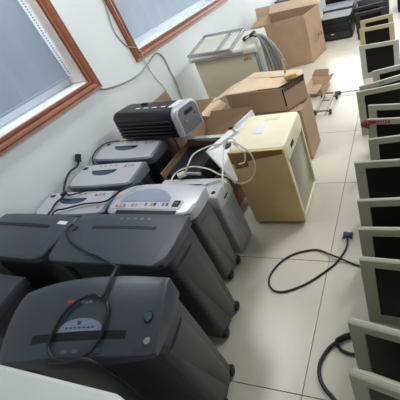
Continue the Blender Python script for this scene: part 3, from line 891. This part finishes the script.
printer('nearest black printer on the floor with a small white badge, by the big box', -1.12, 5.84, 0.48, 0.42, 0.335, M_black)
printer('black printer with a silvery reflection painted on its lid behind the nearest one', -1.16, 6.40, 0.52, 0.46, 0.34, P_sheen)
printer('black printer farthest back in the file behind the big box', -1.22, 7.0, 0.52, 0.44, 0.40, M_black)
printer('black printer with a grey reflection painted on its lid at the top edge, right of the farthest', -0.60, 6.55, 0.50, 0.44, 0.36, P_sheen)
printer('black printer at the far right, behind the farthest black monitor', 0.05, 6.75, 0.52, 0.44, 0.42, M_black)
printer('black printer at the back, beside the wall beyond the boxes', -2.05, 6.6, 0.52, 0.46, 0.60, M_black)

# pale cabinet in the bottom left corner
def pale_corner():
    root = empty('pale_cabinet', (-1.085, -0.045, 0), 0, 'pale green-white cabinet with a rounded lid in the bottom left corner', 'cabinet')
    w, d, h = 0.64, 0.47, 0.84
    build('body', loft(BM(), [rr(0, 0, w-0.05, d-0.05, 0.03, 0.0), rr(0, 0, w-0.03, d-0.03, 0.03, h-0.09)]), M_w_body, root, 40)
    build('lid', loft(BM(), [rr(0, 0, w-0.03, d-0.03, 0.04, h-0.088), rr(0, 0, w, d, 0.05, h-0.08), rr(0, 0, w, d, 0.05, h-0.015), rr(0, 0, w-0.012, d-0.012, 0.045, h-0.004), rr(0, 0, w-0.03, d-0.03, 0.04, h)]), M_pale, root, 50)
    build('paper_slot', box(BM(), (0.0, 0.0-0.06, h+0.0005), (0.34, 0.012, 0.002)), M_slot, root)
pale_corner()

# ------------------------------------------------------------------ cables
def cable(name, label, pts, r, m, z=None, spline=6, group=None):
    P = [Vector((p[0], p[1], p[2] if len(p) > 2 else z)) for p in pts]
    o = P[0].copy()
    root = empty(name, o, 0, label, 'cable', group)
    build('cord', tube(BM(), [p-o for p in P], r, 8, spline), m, root, 60)
    return root, P
c1, P = cable('wall_cable', 'dark grey cable looping across the wall from the near window corner to behind the boxes',
    [(-2.392, 2.094, 1.042), (-2.392, 2.124, 1.018), (-2.392, 2.218, 0.991), (-2.392, 2.376, 0.962), (-2.392, 2.598, 0.949), (-2.392, 2.806, 0.991), (-2.392, 2.934, 1.012), (-2.392, 3.0, 0.935), (-2.392, 3.005, 0.781), (-2.392, 3.01, 0.642), (-2.39, 2.983, 0.5), (-2.39, 2.98, 0.01)], 0.0065, M_wallcable)
cable('wall_cable', 'thin white cord hanging down the wall from the far window sill',
    [(-2.365, 2.695, 1.12), (-2.365, 2.706, 1.10), (-2.39, 2.723, 0.995), (-2.392, 2.753, 0.828), (-2.392, 2.813, 0.635), (-2.392, 2.83, 0.01)], 0.004, M_cablew)
cable('wall_cable', 'thin grey cord running down the wall beside the far window casing',
    [(-2.392, 2.60, 1.90), (-2.393, 2.605, 1.58), (-2.393, 2.585, 1.492), (-2.393, 2.553, 1.375), (-2.393, 2.56, 1.288), (-2.393, 2.602, 1.203), (-2.368, 2.64, 1.17), (-2.362, 2.68, 1.155)], 0.005, M_wallcable)

v, P = cable('video_cable', 'black video cable with a blue plug looped on the floor tiles',
    [(-0.441, 1.480, 0.010), (-0.435, 1.415, 0.010), (-0.453, 1.35, 0.007), (-0.492, 1.27, 0.007), (-0.561, 1.191, 0.007), (-0.635, 1.121, 0.007), (-0.712, 1.072, 0.007), (-0.782, 1.045, 0.007), (-0.844, 1.053, 0.007), (-0.885, 1.098, 0.007), (-0.892, 1.164, 0.007), (-0.856, 1.252, 0.007), (-0.79, 1.321, 0.007), (-0.701, 1.36, 0.007), (-0.621, 1.372, 0.007), (-0.535, 1.337, 0.014), (-0.470, 1.308, 0.021), (-0.40, 1.285, 0.010), (-0.343, 1.268, 0.007), (-0.25, 1.265, 0.007), (-0.2, 1.262, 0.007)], 0.0062, M_cable)
pl = BM(); box(pl, (0.0, 0.025, 0.002), (0.050, 0.035, 0.020), 0.004); 
pb = build('plug', pl, M_vga, v, label='blue plug')
for sx in (-1, 1):
    b = BM(); cyl(b, (sx*0.026, 0.02, 0.002), (0, 1, 0), 0.006, 0.055, 8); build('screw', b, M_vga, pb)
build('plug_shell', box(BM(), (0, 0.049, 0.002), (0.036, 0.016, 0.012), 0.002), M_chrome, pb)
cable('power_cable', 'thick black power cable curling from behind the second monitor',
    [(-0.20, 0.79, 0.011), (-0.29, 0.825, 0.011), (-0.344, 0.823, 0.011), (-0.388, 0.801, 0.011), (-0.43, 0.77, 0.011), (-0.458, 0.725, 0.011), (-0.474, 0.67, 0.011), (-0.463, 0.612, 0.011), (-0.43, 0.569, 0.011), (-0.388, 0.539, 0.011), (-0.30, 0.46, 0.011)], 0.0095, M_cable)
cable('power_cable', 'short loop of black cable under the second monitor on the tiles',
    [(-0.20, 0.87, 0.010), (-0.29, 0.862, 0.012), (-0.345, 0.832, 0.030), (-0.38, 0.812, 0.033), (-0.405, 0.788, 0.032), (-0.385, 0.757, 0.014), (-0.33, 0.742, 0.010), (-0.28, 0.750, 0.010), (-0.22, 0.755, 0.010)], 0.008, M_cable)

def on(S, root_loc, rz, u, v, dz):
    p = S(u, v); c, s = math.cos(rz), math.sin(rz)
    return Vector((root_loc[0]+p.x*c-p.y*s, root_loc[1]+p.x*s+p.y*c, p.z+dz))
def drape(label, S, loc, rz, w, d, pts, r, m=M_cable, name='power_cable', pre=(), post=(), lift=0.001):
    """cord lying on a shredder top: world plan points, height from the surface below"""
    out = []
    for x, y in pts:
        dx, dy = x-loc[0], y-loc[1]
        lx, ly = dx*math.cos(rz)+dy*math.sin(rz), -dx*math.sin(rz)+dy*math.cos(rz)
        u = lx/(w/2); 
        z = S(max(-1, min(1, u)), max(0, min(1, ly/d+0.5))).z
        out.append((x, y, z+r+lift))
    return cable(name, label, list(pre)+out+list(post), r, m)
def cable3(label, pts, r, m=M_cable, name='power_cable', dz=0.0):
    return cable(name, label, [(p[0], p[1], p[2]+dz) for p in pts], r, m)
cable3('black power cord coiled on the arched top of the nearest dark shredder',
    [(-1.19, 0.625, 0.775), (-1.150, 0.595, 0.815), (-1.118, 0.560, 0.838), (-1.106, 0.533, 0.842), (-1.099, 0.49, 0.835), (-1.098, 0.458, 0.832), (-1.131, 0.466, 0.836), (-1.162, 0.453, 0.837), (-1.202, 0.423, 0.833), (-1.229, 0.372, 0.820), (-1.234, 0.317, 0.801), (-1.227, 0.279, 0.787), (-1.19, 0.255, 0.775), (-1.146, 0.252, 0.774), (-1.088, 0.267, 0.774), (-1.056, 0.289, 0.774), (-1.042, 0.323, 0.778), (-1.042, 0.371, 0.795), (-1.052, 0.419, 0.810), (-1.075, 0.45, 0.823)], 0.0062, dz=0.002)
cable3('black cord trailing off the front of the nearest dark shredder',
    [(-1.185, 0.234, 0.772), (-1.165, 0.236, 0.777), (-1.102, 0.252, 0.776), (-1.060, 0.270, 0.773), (-1.028, 0.272, 0.755), (-1.010, 0.272, 0.70), (-0.998, 0.272, 0.63), (-1.0, 0.272, 0.55), (-1.02, 0.27, 0.38), (-1.03, 0.27, 0.15)], 0.006, dz=0.003)
cable3('thin black cord lying across the left corner of the second-row aisle shredder',
    [(-1.690, 0.86, 0.776), (-1.700, 0.82, 0.776), (-1.624, 0.759, 0.779), (-1.531, 0.72, 0.780), (-1.416, 0.686, 0.779), (-1.32, 0.664, 0.776), (-1.24, 0.640, 0.766), (-1.19, 0.625, 0.775)], 0.005, dz=0.003)
sr = cable3('black power cord hanging from a wall hook onto the nearest silver wall-row shredder',
    [(-2.372, 1.560, 0.73), (-2.370, 1.545, 0.71), (-2.365, 1.50, 0.69), (-2.355, 1.44, 0.70), (-2.31, 1.36, 0.705), (-2.25, 1.26, 0.690), (-2.196, 1.189, 0.676), (-2.203, 1.128, 0.672), (-2.178, 1.063, 0.668), (-2.170, 1.030, 0.665), (-2.165, 1.010, 0.61)], 0.007, dz=0.003)
b = BM(); tube(b, [(0.0, 0.012, 0.02), (0.004, -0.025, -0.022)], 0.020, 10, 0); build('plug', b, M_cable, sr[0])
b = BM(); tube(b, [(0.166, -0.375, -0.046), (0.188, -0.345, -0.044)], 0.013, 10, 0); build('plug', b, M_cable, sr[0])
cable3('second black cord curling across the back of the nearest silver wall-row shredder',
    [(-2.172, 1.202, 0.676), (-2.131, 1.198, 0.679), (-2.074, 1.215, 0.681), (-2.026, 1.240, 0.676), (-1.97, 1.262, 0.665), (-1.95, 1.27, 0.60)], 0.0055, dz=0.002)
cable3('black cord running along the front of the nearest silver wall-row shredder',
    [(-2.142, 1.010, 0.62), (-2.142, 1.035, 0.665), (-2.130, 1.066, 0.670), (-2.076, 1.083, 0.667), (-1.954, 1.122, 0.669), (-1.806, 1.145, 0.666), (-1.737, 1.18, 0.685), (-1.685, 1.20, 0.705), (-1.63, 1.24, 0.705), (-1.60, 1.29, 0.68), (-1.60, 1.295, 0.55)], 0.0055, dz=0.002)
cable3('black cord looping down the left end of the farthest silver wall-row shredder',
    [(-2.22, 1.832, 0.684), (-2.30, 1.822, 0.686), (-2.36, 1.79, 0.684), (-2.380, 1.72, 0.676), (-2.365, 1.65, 0.662), (-2.345, 1.618, 0.645), (-2.33, 1.60, 0.60)], 0.005, dz=0.003)
# off-white cord on the pale shredder and cover
wc, P = cable('power_cable', 'off-white power cord looped over the pale grey shredder with its plug on top',
    [(-1.105, 1.425, 0.550), (-1.169, 1.471, 0.550), (-1.25, 1.44, 0.548), (-1.33, 1.40, 0.546), (-1.43, 1.385, 0.546), (-1.512, 1.415, 0.546), (-1.567, 1.475, 0.546), (-1.58, 1.53, 0.55), (-1.540, 1.575, 0.562), (-1.454, 1.605, 0.562), (-1.308, 1.565, 0.565), (-1.20, 1.51, 0.56), (-1.150, 1.50, 0.556), (-1.115, 1.50, 0.52), (-1.08, 1.52, 0.47), (-1.022, 1.565, 0.47), (-0.965, 1.575, 0.560), (-0.962, 1.575, 0.661), (-1.013, 1.585, 0.722), (-1.10, 1.66, 0.705), (-1.206, 1.743, 0.650), (-1.34, 1.725, 0.645), (-1.43, 1.65, 0.64), (-1.435, 1.56, 0.625), (-1.455, 1.53, 0.59), (-1.47, 1.525, 0.57)], 0.0055, M_cablew, spline=8)
b = BM(); tube(b, [(-0.365, 0.10, 0.020), (-0.375, 0.095, 0.018), (-0.41, 0.075, 0.016)], 0.020, 10, 2); build('plug', b, M_cablew, wc)
b = BM(); tube(b, [(-0.36, 0.10, 0.020), (-0.29, 0.095, 0.018), (-0.24, 0.09, 0.018)], 0.011, 8, 2); build('plug_pins', b, M_chrome, wc)
cable('power_cable', 'inner loop of off-white cord hanging by the corner of the yellowed cabinet',
    [(-1.097, 1.352, 0.555), (-1.11, 1.40, 0.60), (-1.158, 1.53, 0.62), (-1.215, 1.68, 0.635), (-1.19, 1.745, 0.68), (-1.11, 1.70, 0.69), (-1.04, 1.60, 0.69), (-1.00, 1.573, 0.675), (-1.024, 1.572, 0.606), (-1.073, 1.572, 0.589)], 0.0055, M_cablew)
